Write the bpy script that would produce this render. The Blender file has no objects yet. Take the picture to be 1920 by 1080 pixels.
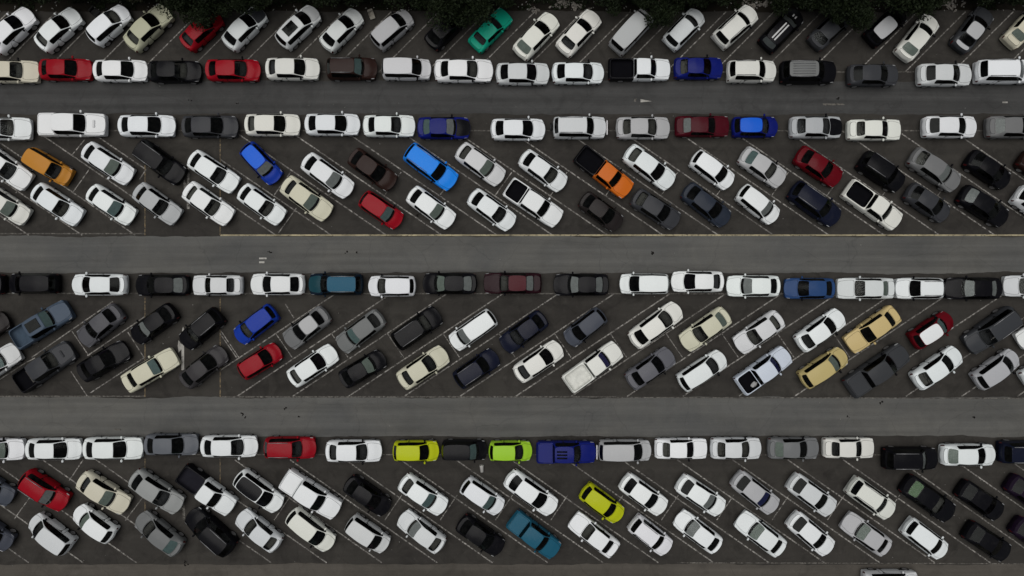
import bpy, bmesh, math, random
from mathutils import Vector, noise
random.seed(11)
R = math.radians
S = bpy.context.scene
COL = S.collection

# ------------------------------------------------------------------ camera, sky, sun, exposure
CAM_H = 56.0
PXM = 1920 / (CAM_H * 1.5)                 # photograph pixels per metre on the ground
cd = bpy.data.cameras.new('camera'); cam = bpy.data.objects.new('camera', cd); COL.objects.link(cam)
cd.sensor_width = 36; cd.lens = 24; cd.clip_start = 0.5; cd.clip_end = 2000
cam.location = (0, 0, CAM_H); cam.rotation_euler = (0, 0, 0)
S.camera = cam
SUN_EL, SUN_AZ = 80, 300
w = bpy.data.worlds.new('World'); S.world = w; w.use_nodes = True
nt = w.node_tree; bg = nt.nodes['Background']
sky = nt.nodes.new('ShaderNodeTexSky'); sky.sky_type = 'NISHITA'; sky.sun_disc = False
sky.sun_elevation = R(SUN_EL); sky.sun_rotation = R(SUN_AZ); sky.dust_density = 2; sky.air_density = 1.5
hs = nt.nodes.new('ShaderNodeHueSaturation'); hs.inputs['Saturation'].default_value = 0.22
nt.links.new(sky.outputs[0], hs.inputs['Color']); nt.links.new(hs.outputs[0], bg.inputs[0])
bg.inputs[1].default_value = 0.05
sd = bpy.data.lights.new('sun', 'SUN'); sun = bpy.data.objects.new('sun', sd); COL.objects.link(sun)
sd.energy = 2.3; sd.angle = R(58); sd.color = (1, .97, .93)
az = R(SUN_AZ); el = R(SUN_EL)
dirv = Vector((math.sin(az) * math.cos(el), math.cos(az) * math.cos(el), math.sin(el)))
sun.rotation_euler = dirv.to_track_quat('Z', 'Y').to_euler(); sun.location = dirv * 60
S.view_settings.view_transform = 'Standard'; S.view_settings.look = 'None'
S.view_settings.gamma = 1; S.view_settings.use_curve_mapping = False
S.view_settings.exposure = -0.1
S.cycles.max_bounces = 6

# ------------------------------------------------------------------ helpers
def W(px, py, h=0.0):
    """pixel of the photograph -> point at height h"""
    f = (CAM_H - h) / CAM_H / PXM
    return Vector(((px - 960) * f, (540 - py) * f, h))

def mat(name):
    m = bpy.data.materials.new(name); m.use_nodes = True
    n = m.node_tree; b = n.nodes['Principled BSDF']
    return m, n, b
def N(n, t, **k):
    x = n.nodes.new(t)
    for a, v in k.items(): setattr(x, a, v)
    return x
def L(n, a, b): n.links.new(a, b)
def ramp(n, src, p):
    r = N(n, 'ShaderNodeValToRGB'); L(n, src, r.inputs[0])
    e = r.color_ramp.elements
    while len(e) < len(p): e.new(0.5)
    for q, (pos, c) in zip(e, p):
        q.position = pos; q.color = (c, c, c, 1) if isinstance(c, (int, float)) else (*c, 1)
    return r
def mixc(n, fac, a, b, mode='MIX'):
    x = N(n, 'ShaderNodeMix', data_type='RGBA', blend_type=mode)
    for s, v in ((x.inputs[0], fac), (x.inputs[6], a), (x.inputs[7], b)):
        if hasattr(v, 'links'): L(n, v, s)
        else: s.default_value = v if isinstance(v, (int, float)) else (*v, 1)
    return x.outputs[2]
def tnoise(n, vec, scale, detail=4, rough=.55, dist=0):
    x = N(n, 'ShaderNodeTexNoise'); x.inputs['Scale'].default_value = scale; x.inputs['Detail'].default_value = detail
    x.inputs['Roughness'].default_value = rough; x.inputs['Distortion'].default_value = dist
    L(n, vec, x.inputs['Vector']); return x.outputs['Fac']

def tag(o, label=None, cat=None, group=None, kind=None):
    for k, v in (('label', label), ('category', cat), ('group', group), ('kind', kind)):
        if v: o[k] = v
    return o
def link(name, data, parent=None, loc=(0, 0, 0)):
    o = bpy.data.objects.new(name, data); COL.objects.link(o)
    o.location = loc
    if parent is not None: o.parent = parent
    return o
def mesh(name, verts, faces, m=None, smooth=False):
    me = bpy.data.meshes.new(name); me.from_pydata([tuple(v) for v in verts], [], faces)
    if m: me.materials.append(m)
    if smooth: me.polygons.foreach_set('use_smooth', [True] * len(me.polygons))
    me.update(); return me
def from_bm(name, bm, m=None, smooth=False):
    me = bpy.data.meshes.new(name); bm.to_mesh(me); bm.free()
    for q in (m if isinstance(m, (list, tuple)) else [m] if m else []): me.materials.append(q)
    if smooth: me.polygons.foreach_set('use_smooth', [True] * len(me.polygons))
    return me
def bbox(bm, lo, hi, bevel=0):
    r = bmesh.ops.create_cube(bm, size=1)
    lo, hi = Vector(lo), Vector(hi)
    for v in r['verts']:
        v.co = Vector([(lo[i] + hi[i]) / 2 + v.co[i] * (hi[i] - lo[i]) for i in range(3)])
    if bevel:
        es = list({e for v in r['verts'] for e in v.link_edges})
        bmesh.ops.bevel(bm, geom=es, offset=bevel, segments=2, affect='EDGES')
    return r

# ------------------------------------------------------------------ materials
def m_paint():
    m, n, b = mat('car_paint')
    oi = N(n, 'ShaderNodeObjectInfo'); tc = N(n, 'ShaderNodeTexCoord')
    add = N(n, 'ShaderNodeVectorMath', operation='ADD'); L(n, tc.outputs['Object'], add.inputs[0])
    mul = N(n, 'ShaderNodeVectorMath', operation='SCALE'); mul.inputs[0].default_value = (37, 51, 23); L(n, oi.outputs['Random'], mul.inputs['Scale'])
    L(n, mul.outputs[0], add.inputs[1])
    d = ramp(n, tnoise(n, add.outputs[0], 1.7, 6, .62, .6), [(.52, 0.0), (.8, .035)])  # dust mottling that also paints in reflection smudges on dark roofs
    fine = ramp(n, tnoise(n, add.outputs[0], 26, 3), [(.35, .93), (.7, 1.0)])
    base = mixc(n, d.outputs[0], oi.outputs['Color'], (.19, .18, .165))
    base = mixc(n, 1.0, base, fine.outputs[0], 'MULTIPLY')
    L(n, base, b.inputs['Base Color'])
    b.inputs['Roughness'].default_value = .45
    b.inputs['Specular IOR Level'].default_value = .03
    b.inputs['Coat Weight'].default_value = .17; b.inputs['Coat Roughness'].default_value = .24
    return m
def m_glass():
    m, n, b = mat('car_glass')
    n.nodes.remove(b); out = n.nodes['Material Output']
    oi = N(n, 'ShaderNodeObjectInfo'); tr = N(n, 'ShaderNodeBsdfTransparent'); gl = N(n, 'ShaderNodeBsdfGlossy')
    gl.inputs['Roughness'].default_value = .12; gl.inputs['Color'].default_value = (.9, .95, .95, 1)
    L(n, oi.outputs['Color'], tr.inputs['Color'])
    df = N(n, 'ShaderNodeBsdfDiffuse'); df.inputs['Color'].default_value = (.16, .16, .15, 1)
    tc = N(n, 'ShaderNodeTexCoord'); dn = ramp(n, tnoise(n, tc.outputs['Object'], 3, 5), [(.4, .0), (.8, .03)])
    m1 = N(n, 'ShaderNodeMixShader'); L(n, dn.outputs[0], m1.inputs[0]); L(n, tr.outputs[0], m1.inputs[1]); L(n, df.outputs[0], m1.inputs[2])
    fr = N(n, 'ShaderNodeFresnel'); fr.inputs['IOR'].default_value = 1.2
    m2 = N(n, 'ShaderNodeMixShader'); L(n, fr.outputs[0], m2.inputs[0]); L(n, m1.outputs[0], m2.inputs[1]); L(n, gl.outputs[0], m2.inputs[2])
    L(n, m2.outputs[0], out.inputs['Surface'])
    return m
def m_plain(name, col, rough=.6, spec=.3, nscale=8, var=.25, metal=0, objcol=False):
    m, n, b = mat(name)
    tc = N(n, 'ShaderNodeTexCoord')
    v = ramp(n, tnoise(n, tc.outputs['Object'], nscale, 5), [(.3, 1 - var), (.7, 1.0)])
    src = N(n, 'ShaderNodeObjectInfo').outputs['Color'] if objcol else col
    L(n, mixc(n, 1.0, src, v.outputs[0], 'MULTIPLY'), b.inputs['Base Color'])
    b.inputs['Roughness'].default_value = rough; b.inputs['Specular IOR Level'].default_value = spec; b.inputs['Metallic'].default_value = metal
    return m
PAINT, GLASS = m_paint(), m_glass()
RUBBER = m_plain('tyre_rubber', (.012, .012, .012), .85, .2)
RIM = m_plain('rim_alloy', (.35, .35, .36), .35, .5, metal=.6)
TRIM = m_plain('black_trim', (.005, .005, .005), .6, .08)
LAMP = m_plain('headlamp_lens', (.42, .43, .44), .12, .6, 20, .3)
TAIL = m_plain('tail_lamp_lens', (.07, .006, .007), .15, .6, 20, .3)
LINER = m_plain('painted_tub', None, .8, .04, 3, .22, objcol=True)
CABIN = m_plain('cabin_fabric', None, .8, .2, 6, .35, objcol=True)
SKYTONE = m_plain('sky_reflection_tone', None, .5, .4, 5, .3, objcol=True)  # for the sheets that paint sky reflection behind the glass

# ------------------------------------------------------------------ ground
def ground_mat(name, c1, c2, streak, seed, stain=.55):
    m, n, b = mat(name)
    g = N(n, 'ShaderNodeNewGeometry').outputs['Position']
    mp = N(n, 'ShaderNodeMapping'); mp.inputs['Location'].default_value = (seed, seed * 1.7, 0); L(n, g, mp.inputs[0]); p = mp.outputs[0]
    base = mixc(n, ramp(n, tnoise(n, p, .11, 5, .6, .4), [(.36, 0.0), (.64, 1.0)]).outputs[0], c1, c2)
    base = mixc(n, ramp(n, tnoise(n, p, .55, 6, .65, .8), [(.48, 0.0), (.70, stain)]).outputs[0], base, tuple(x * .45 for x in c1))   # oil and damp stains
    base = mixc(n, ramp(n, tnoise(n, p, 1.6, 5, .6, .3), [(.54, 0.0), (.78, stain * .7)]).outputs[0], base, tuple(x * 1.45 for x in c2))    # pale dusty patches
    ms = N(n, 'ShaderNodeMapping'); ms.inputs['Scale'].default_value = (.05, 1.5, 1); L(n, p, ms.inputs[0])
    st = ramp(n, tnoise(n, ms.outputs[0], 1.0, 4), [(.35, 1 - streak), (.65, 1 + streak * .6)])
    base = mixc(n, 1.0, base, st.outputs[0], 'MULTIPLY')
    gr = ramp(n, tnoise(n, p, 14, 4, .7), [(.3, .86), (.7, 1.12)])
    base = mixc(n, 1.0, base, gr.outputs[0], 'MULTIPLY')
    vo = N(n, 'ShaderNodeTexVoronoi', feature='DISTANCE_TO_EDGE'); vo.inputs['Scale'].default_value = .16
    dv = N(n, 'ShaderNodeVectorMath', operation='ADD'); L(n, p, dv.inputs[0])
    nn = N(n, 'ShaderNodeTexNoise'); nn.inputs['Scale'].default_value = .6; nn.inputs['Detail'].default_value = 5; L(n, p, nn.inputs['Vector']); L(n, nn.outputs['Color'], dv.inputs[1])
    L(n, dv.outputs[0], vo.inputs['Vector'])
    cr = ramp(n, vo.outputs['Distance'], [(.0, .82), (.005, 1.0)])                   # tar-filled cracks
    base = mixc(n, 1.0, base, cr.outputs[0], 'MULTIPLY')
    L(n, base, b.inputs['Base Color'])
    b.inputs['Roughness'].default_value = .9; b.inputs['Specular IOR Level'].default_value = .12
    bp = N(n, 'ShaderNodeBump'); bp.inputs['Strength'].default_value = .3; bp.inputs['Distance'].default_value = .01
    L(n, tnoise(n, p, 30, 3), bp.inputs['Height']); L(n, bp.outputs[0], b.inputs['Normal'])
    return m
LOTM = ground_mat('stall_asphalt', (.031, .0285, .026), (.043, .040, .0355), .10, 3)
LANEM = ground_mat('lane_asphalt', (.050, .050, .050), (.060, .060, .059), .20, 17, .35)
LANEP = ground_mat('worn_lane_asphalt', (.084, .085, .083), (.108, .106, .098), .16, 53, .2)
LANEB = ground_mat('brown_lane_asphalt', (.064, .058, .050), (.084, .076, .066), .15, 71, .35)
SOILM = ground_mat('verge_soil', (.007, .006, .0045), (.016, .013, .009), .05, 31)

lot = link('parking_lot', mesh('parking_lot', [(-400, -400, 0), (400, -400, 0), (400, 400, 0), (-400, 400, 0)], [(0, 1, 2, 3)], LOTM)); lot['kind'] = 'structure'
def strip(name, y0, y1, m, z, x0=-1400, x1=3300):
    a, b_ = W(x0, y0), W(x1, y1)
    n = 500; vs, fs = [], []
    for i in range(n + 1):
        x = a.x + (b_.x - a.x) * i / n
        j = lambda s: .16 * noise.noise(Vector((x * .21, s, 2.2))) + .09 * noise.noise(Vector((x * 1.1, s, 5.2))) + .05 * noise.noise(Vector((x * 4.1, s, 7.2)))
        vs += [(x, a.y + j(y0), z), (x, b_.y + j(y1), z)]
    fs = [(2 * i + 1, 2 * i + 3, 2 * i + 2, 2 * i) for i in range(n)]
    o = link(name, mesh(name, vs, fs, m)); o['kind'] = 'structure'; return o
strip('driving_lane', 152, 214, LANEM, .004)
strip('driving_lane', 443, 512, LANEP, .004)
strip('driving_lane', 745, 818, LANEP, .004)
strip('driving_lane', 1058, 1128, LANEB, .004)
strip('verge', -500, 21, SOILM, .004)

# ------------------------------------------------------------------ painted markings
def mark_mat(name, col, lo, hi):
    m, n, b = mat(name)
    g = N(n, 'ShaderNodeNewGeometry').outputs['Position']
    wv = ramp(n, tnoise(n, g, 4.5, 6, .7), [(lo, 0.0), (hi, 1.0)])
    w2 = ramp(n, tnoise(n, g, .5, 3), [(.3, .35), (.6, 1.0)])
    f = N(n, 'ShaderNodeMath', operation='MULTIPLY'); L(n, wv.outputs[0], f.inputs[0]); L(n, w2.outputs[0], f.inputs[1])
    L(n, mixc(n, f.outputs[0], (.037, .034, .031), col), b.inputs['Base Color'])
    b.inputs['Roughness'].default_value = .8; b.inputs['Specular IOR Level'].default_value = .15
    return m
LINEW = mark_mat('worn_white_paint', (.36, .345, .32), .40, .62)
LINEY = mark_mat('worn_yellow_paint', (.38, .33, .21), .30, .50)
LINEF = mark_mat('faded_paint', (.20, .19, .17), .42, .66)
LINEV = mark_mat('faded_ochre_paint', (.24, .18, .10), .40, .62)
def line(x0, y0, x1, y1, m=LINEW, wd=.09, name='stall_line', z=None):
    if z is None: z = .0185 if wd <= .08 else .008
    a, b = W(x0, y0), W(x1, y1); d = (b - a); ln = d.length; d.normalize(); p = Vector((-d.y, d.x, 0)) * wd / 2
    c = (a + b) / 2
    me = mesh(name, [a - p - c, b - p - c, b + p - c, a + p - c], [(0, 1, 2, 3)], m)
    return link(name, me, lot, (c.x, c.y, z))
def clip(x0, y0, x1, y1, lo, hi):
    if x0 > x1: x0, y0, x1, y1 = x1, y1, x0, y0
    f = lambda X: y0 + (y1 - y0) * (X - x0) / (x1 - x0)
    if x1 <= lo or x0 >= hi: return None
    if x0 < lo: x0, y0 = lo, f(lo)
    if x1 > hi: x1, y1 = hi, f(hi) if x1 > hi and x1 != x0 else y1
    return x0, y0, x1, y1
def cline(x0, y0, x1, y1, lo, hi, m=LINEW, wd=.10):
    s = (y1 - y0) / (x1 - x0); pts = sorted([(x0, y0), (x1, y1)])
    (ax, ay), (bx, by) = pts
    if bx <= lo or ax >= hi: return
    if ax < lo: ay += s * (lo - ax); ax = lo
    if bx > hi: by += s * (hi - bx); bx = hi
    if bx - ax > 8: line(ax, ay, bx, by, m, wd)
for k in range(-3, 21):                                    # by the trees
    x = 1697 - 89.7 * k; line(x, 135, x + 113, 22)
line(-60, 135, 1990, 135, LINEF, .09, 'row_line', .0115)
for k in range(-13, 5):                                    # above the middle lane
    x = 1658 + 103.7 * k; cline(x - 287, 245, x, 441, 413, 2100)
    line(959.6 + 103.7 * k + 103.7 * 4, 323, 928 + 103.7 * k + 103.7 * 4, 367, LINEW, .08) if 959 + 103.7 * (k + 4) > 500 else None
for x in (54, 154, 254, 354, 454): cline(x - 287, 245, x, 441, -80, 272)
for q in ((159, 262, 135, 291), (168, 317, 136, 362), (274, 318, 262, 336), (62, 318, 30, 362), (556, 390, 522, 437)): line(*q, LINEW, .08)
line(413, 441, 2000, 441, LINEY, .13, 'row_line', .0115); line(-60, 438, 272, 438, LINEF, .1, 'row_line', .0115)
line(-60, 245, 2000, 245, LINEF, .1, 'row_line', .0115)
for k in range(-6, 11):                                    # above the bottom lane
    x = 967 + 104.5 * k; cline(x, 743, x + 290, 550, 413, 2100)
    if 517 + 104.5 * k > 400 and k > -2: line(517 + 104.5 * k, 625, 548 + 104.5 * k, 670, LINEW, .08)
for q in ((133, 618, 167, 667), (240, 623, 270, 670), (133, 696, 164, 743), (414, 620, 448, 670), (47, 681, 66, 671)): line(*q, LINEW, .08)
for q in ((135, 618, 212, 565), (164, 667, 271, 594), (169, 737, 271, 670), (0, 711, 47, 681), (60, 670, 135, 618), (535, 570, 551, 596)): line(*q, LINEW, .09)
line(413, 744, 1155, 744, LINEF, .12, 'row_line', .0115); line(1155, 745, 2000, 747, LINEF, .07, 'row_line', .0115)
line(-60, 743, 272, 743, LINEF, .1, 'row_line', .0115); line(-60, 550, 2000, 551, LINEF, .1, 'row_line', .0115)
for k in range(-13, 5):                                    # below the bottom lane
    x = 1753 + 103.7 * k; cline(x - 276, 862, x, 1055, 413, 2100)
    xx = 961 + 103.7 * (k + 4)
    if xx > 520: line(xx, 928, xx - 32, 975, LINEW, .08)
for x in (54, 156, 256, 356, 456): cline(x - 276, 862, x, 1055, -80, 272)
for q in ((156, 862, 130, 901), (58, 930, 27, 973), (269, 931, 235, 976)): line(*q, LINEW, .08)
line(1270, 1055, 2000, 1057, LINEF, .08, 'row_line', .0115); line(-60, 852, 2000, 853, LINEF, .09, 'row_line', .0115)
for x in (272, 413):
    line(x, 258, x, 441, LINEV, .09, 'crossing_line', .015); line(x, 558, x, 744, LINEV, .09, 'crossing_line', .015); line(x, 860, x, 960, LINEV, .09, 'crossing_line', .015)
def arrow(px, py, pts, m=LINEW, name='lane_arrow'):
    c = W(px, py); vs = [W(px + x, py + y) - c for x, y in pts]
    link(name, mesh(name, vs, [tuple(range(len(vs)))], m), lot, (c.x, c.y, .0225))
CONC = mark_mat('worn_thick_paint', (.40, .39, .36), .28, .42)
ar = [(-2.6, 42), (2.6, 42), (2.4, 0), (2.4, -34), (0.6, -40), (-1.2, -34), (-2, -6), (-8, -14), (-9.5, -4), (-8, 9), (-2.4, 3)]
arrow(343, 652, ar[::-1], CONC); arrow(345, 952, [(x * .9, y * .55) for x, y in ar[::-1]], LINEF); arrow(353, 350, [(x, y) for x, y in ar[::-1]], LINEW)
arrow(1204, 188, [(-14, -3), (-16, 3), (-12, 3), (-10, -3)], LINEF); arrow(1212, 189, [(-11, -3), (-11, 3), (10, 1)], CONC)
arrow(493, 485, [(-7, -2), (-7, 1), (7, 1), (7, -2)], CONC); arrow(490, 492, [(-4, -2), (-4, 1.5), (6, 1.5), (6, -2)], CONC)
arrow(1562, 196, [(-20, -2), (-18, 2), (22, 1), (18, -2)], LINEF); arrow(1884, 192, [(-5, -1.5), (-5, 1.5), (5, 1.5), (5, -1.5)], CONC)
arrow(220, 805, [(-5, -1.5), (-5, 1.5), (7, 2), (6, -1)], LINEF); arrow(1874, 815, [(-4, -1.2), (-4, 1), (5, 1), (5, -1)], LINEF)

# ------------------------------------------------------------------ car shells
PARTS = ['body', 'front_bumper', 'rear_bumper', 'hood', 'windshield', 'roof', 'rear_window', 'trunk_lid', 'side_window', 'side_window', 'side_window', 'side_window',
         'headlight', 'headlight', 'tail_light', 'tail_light', 'door', 'door', 'door', 'door', 'truck_bed', 'quarter_window', 'quarter_window', 'seam', 'bed_side', 'bed_side']
(BODY, FB, RB, HOOD, WS, ROOF, RW, TRUNK, WFL, WFR, WRL, WRR, HL, HR_, TL, TR, DFL, DFR, DRL, DRR, BED, QL, QR, SEAM, SL, SR) = range(26)

def shell(sp):
    """cage of a car body from stations along its length, subdivided once and cut into parts; returns {part index: mesh}"""
    L_, wm = sp['L'], sp['W'] / 2
    z = sp['z']; pick = sp.get('pick')
    xf, xr, rw = sp['xf'] * L_, sp['xr'] * L_, .385
    cow, wst, re, rgb = [v * L_ for v in sp['f']]
    wr, rd = sp['wr'], sp.get('round', 1.0)
    mid = (wst + re) / 2 if not pick else wst + (re - wst) * (.52 if sp['cab'] == 2 else .8)
    bz = sp['belt']
    st = []   # name, xtop, xlow, z0, z2, y2, y3, z3, t, k
    def s(n, xt, xl, z0, y2, y3, z3, t, k, dz=.03): st.append((n, xt, xl, z0, z0 - dz, y2 * wm, y3 * wm, z3, t, k * rd))
    s('tip', .0, .03, z['tip'], .58, .85, z['tip'] - .06, .90, .27, .01)
    s('nose', .035, .08, z['nose'], .64, .89, z['nose'] - .05, .935, .28, .015)
    s('hood0', .065 * L_, .075 * L_, z['nose'] + .07, .70, .90, z['nose'] + .0, .955, .30)
    s('hood1', max(.12 * L_, .55 * cow), xf - rw, (z['nose'] + z['cowl']) / 2 + .05, .78, .93, (z['nose'] + bz) / 2 - .0, .99, .24)
    s('cowl', cow, xf + rw, z['cowl'], .80, .94, bz, 1.0, .24, .02)
    s('wst', wst, max(xf + rw + .3, wst * .85), z['roof'] - .03, wr, .935, bz + .01, 1.0, .12, .05)
    s('mid', mid, mid, z['roof'], wr + .015, .935, bz + .02, 1.0, .02, .06)
    if not pick:
        sed = sp['kind'] == 'sedan'
        cp = (re - .10 * L_) if sed else min(xr - rw + .05, re - .5)
        s('cp', cp, xr - rw, z['roof'] - .015, wr, .93, bz + .03, 1.0, -.02, .06)
        if sed:
            s('re', re, xr, z['re'], wr - .03, .925, bz + .035, 1.0, -.07, .05)
            s('rgb', rgb, xr + rw, z['deck'], .74, .91, z['deck'] - .04, .985, -.16, .015)
            s('deck', .965 * L_, .955 * L_, z['deck'] - .01, .68, .86, z['deck'] - .06, .95, -.22, .015)
        else:
            s('re', re, xr + rw, z['re'], wr - .03, .91, bz + .04, .985, -.09, .05)
            s('rgb', rgb, rgb - .05, z['deck'], .72, .86, z['deck'] - .03, .955, -.16, .015)
            s('deck', min(.985 * L_, rgb + .08), .975 * L_, z['deck'] - .10, .68, .84, z['deck'] - .14, .94, -.18, .015)
        s('end', L_, .985 * L_, .62, .62, .80, .58, .88, -.20, .01)
    else:
        s('re', re, re, z['re'], wr - .02, .93, bz + .02, 1.0, -.03, .05)
        s('rgb', rgb, rgb, bz + .03, .89, .95, bz + .03, 1.0, .0, .0)
        s('b1', max(rgb + .2, xr - rw), xr - rw, bz + .03, .89, .95, bz + .03, 1.0, .0, .0)
        s('b2', xr + rw, xr + rw, bz + .03, .89, .95, bz + .03, 1.0, .0, .0)
        s('deck', .975 * L_, .97 * L_, bz + .03, .89, .94, bz + .03, .99, -.03, .0)
        s('end', L_, .99 * L_, .66, .80, .88, .62, .95, -.04, .01)
    idx = {q[0]: i for i, q in enumerate(st)}
    bm = bmesh.new(); rows = []
    for (n, xt, xl, z0, z2, y2, y3, z3, t, k) in st:
        flat = n in ('tip', 'end')
        half = [(0, z0, xt), (y2 * .5, z0 - (z0 - z2) * .3, xt), (y2, z2, xt), (y3, z3, xt * .9 + xl * .1),
                (wm * t, .74 if not flat else .54, (xt + xl) / 2 if n not in ('nose',) else xl), (wm * t * 1.0, .60 if not flat else .44, xl), (wm * t * .95, .20, xl)]
        P = lambda y, zz, x: (L_ / 2 - (x + k * min(1, abs(y) / wm) ** 2), y, zz)
        left = [bm.verts.new(P(y, zz, x)) for y, zz, x in half[:0:-1]]
        right = [bm.verts.new(P(-y, zz, x)) for y, zz, x in half]
        rows.append(left + right)            # 13 verts: +y sill ... centre ... -y sill
    F = {}
    for i in range(len(rows) - 1):
        for j in range(12):
            F[i, j] = bm.faces.new((rows[i][j], rows[i + 1][j], rows[i + 1][j + 1], rows[i][j + 1]))
    capf = bm.faces.new(rows[0]); capr = bm.faces.new(rows[-1][::-1])
    I = idx
    def setm(i0, i1, js, m):
        for i in range(I[i0], I[i1]):
            for j in js: F[i, j].material_index = m
    top = (4, 5, 6, 7)
    setm('tip', 'nose', range(12), FB); capf.material_index = FB
    setm('nose', 'hood0', (2,), HL); setm('nose', 'hood0', (9,), HR_)
    setm('nose', 'hood0', (0, 1, 10, 11), FB); setm('nose', 'hood0', top, HOOD)
    setm('hood0', 'cowl', top, HOOD); setm('cowl', 'wst', top, WS); setm('wst', 're', top, ROOF); setm('re', 'rgb', top, RW)
    setm('cowl', 'mid', (3,), WFL); setm('cowl', 'mid', (8,), WFR)
    if not pick:
        setm('mid', 'cp', (3,), WRL); setm('mid', 'cp', (8,), WRR)
        if sp['kind'] != 'sedan': setm('cp', 're', (3,), QL); setm('cp', 're', (8,), QR)
        else: setm('cp', 're', (3,), WRL); setm('cp', 're', (8,), WRR)
        setm('mid', 'cp', (2, 1, 0), DRL); setm('mid', 'cp', (9, 10, 11), DRR)
        setm('rgb', 'deck', top, TRUNK)
        setm('deck', 'end', (2,), TL); setm('deck', 'end', (9,), TR); setm('deck', 'end', (0, 1, 3, 4, 5, 6, 7, 8, 10, 11), RB)
        arch = [('cp', 'rgb' if sp['kind'] == 'sedan' else 're')]
    else:
        setm('mid', 're', (3,), WRL); setm('mid', 're', (8,), WRR)
        if sp['cab'] == 2: setm('mid', 're', (2, 1, 0), DRL); setm('mid', 're', (9, 10, 11), DRR)
        setm('rgb', 'deck', top, BED); setm('rgb', 'end', (0, 1, 2, 3), SL); setm('rgb', 'end', (8, 9, 10, 11), SR)
        setm('deck', 'end', (2,), TL); setm('deck', 'end', (9,), TR); setm('deck', 'end', (0, 11), RB); setm('deck', 'end', (4, 5, 6, 7), TRUNK)
        arch = [('b1', 'b2')]
    capr.material_index = RB
    setm('cowl', 'mid', (2, 1, 0), DFL); setm('cowl', 'mid', (9, 10, 11), DFR)
    kill = []
    for a, b in [('hood1', 'cowl')] + arch:
        for i in range(I[a], I[b]): kill += [F[i, 0], F[i, 11]]
    bmesh.ops.delete(bm, geom=list(set(kill)), context='FACES_ONLY')
    bmesh.ops.recalc_face_normals(bm, faces=bm.faces)
    def inset(m, th, rim, depth=0):
        m = m if isinstance(m, tuple) else (m,)
        fs = [f for f in bm.faces if f.material_index in m]
        if not fs: return
        r = bmesh.ops.inset_region(bm, faces=fs, thickness=th, depth=depth, use_even_offset=True, use_boundary=True)
        for f in r['faces']: f.material_index = rim
    inset(WS, .022, BODY); inset(RW, .022, BODY)
    for m in ((WFL, WRL, QL), (WFR, WRR, QR)): inset(m, .016, BODY)
    inset(ROOF, .012, BODY)
    for m in (HOOD, DFL, DFR, DRL, DRR) + (() if pick else (TRUNK,)): inset(m, .009, SEAM)
    if pick:
        inset(BED, .036, SL)
        for f in bm.faces:
            if f.material_index == SL and f.calc_center_median().y < 0: f.material_index = SR
        if sp['bed'] == 'open': inset(BED, .02, BED, -.42)
        else: inset(BED, .012, 26)
    cl = bm.edges.layers.float.get('crease_edge') or bm.edges.layers.float.new('crease_edge')
    for e in bm.edges:
        ms = {f.material_index for f in e.link_faces}
        if len(ms) > 1: e[cl] = (.97 if ms & {WS, RW, WFL, WFR, WRL, WRR, QL, QR} else .75) if ms - {BODY, FB, RB} else .2
    vl = bm.verts.layers.float.get('crease_vert') or bm.verts.layers.float.new('crease_vert')
    GS = {WS, RW, WFL, WFR, WRL, WRR, QL, QR}
    for v in bm.verts:
        g = [f for f in v.link_faces if f.material_index in GS]
        if len(g) == 1 and len(v.link_faces) > 2: v[vl] = .45
    me = bpy.data.meshes.new('shell')
    for q in range(27): me.materials.append(PAINT)
    bm.to_mesh(me); bm.free()
    ob = bpy.data.objects.new('shell', me); COL.objects.link(ob)
    sm = ob.modifiers.new('s', 'SUBSURF'); sm.levels = sm.render_levels = 2
    dg = bpy.context.evaluated_depsgraph_get(); ev = ob.evaluated_get(dg).to_mesh()
    vs = [v.co.copy() for v in ev.vertices]; groups = {}
    for p in ev.polygons: groups.setdefault(p.material_index, []).append(tuple(p.vertices))
    bpy.data.objects.remove(ob); bpy.data.meshes.remove(me)
    out = {}
    def sub(fl_m, name):
        used, fs, mi = {}, [], []
        for fl, k in fl_m:
            for f in fl: fs.append(tuple(used.setdefault(v, len(used)) for v in f)); mi.append(k)
        return mesh(name, [vs[v] for v in used], fs, None, True), mi
    for m, fl in groups.items():
        if m in (SEAM, 26): continue
        if m == BED and 26 in groups:
            mm, mi = sub([(fl, 0), (groups[26], 1)], 'bed_cover'); mm.materials.append(PAINT); mm.materials.append(TRIM)
            mm.polygons.foreach_set('material_index', mi); out[m] = mm; continue
        if m == BODY:
            mm, mi = sub([(fl, 0), (groups.get(SEAM, []), 1)], 'body'); mm.materials.append(PAINT); mm.materials.append(TRIM)
            mm.polygons.foreach_set('material_index', mi)
        else:
            mm, _ = sub([(fl, 0)], PARTS[m])
            mm.materials.append(GLASS if m in (WS, RW, WFL, WFR, WRL, WRR, QL, QR) else LAMP if m in (HL, HR_) else TAIL if m in (TL, TR) else LINER if m == BED and sp.get('bed') == 'open' else PAINT)
        out[m] = mm
    for m, nm in ((WS, 'sky_reflection'), (RW, 'sky_reflection')):          # added sheet just inside the glass, coloured as its sky reflection
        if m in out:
            q = out[m].copy(); q.materials.clear(); q.materials.append(SKYTONE)
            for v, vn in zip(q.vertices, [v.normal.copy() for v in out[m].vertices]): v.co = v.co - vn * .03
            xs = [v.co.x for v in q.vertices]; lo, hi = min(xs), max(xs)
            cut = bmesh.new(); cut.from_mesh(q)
            keep = (lambda x: x < lo + .74 * (hi - lo)) if m == WS else (lambda x: True)  # windshield sheet stops short, its dark base drawn as the dash's shade
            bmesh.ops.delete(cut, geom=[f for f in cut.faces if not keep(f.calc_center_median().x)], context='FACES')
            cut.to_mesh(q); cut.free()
            out['sky_sheet', m] = q
    return out

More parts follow.
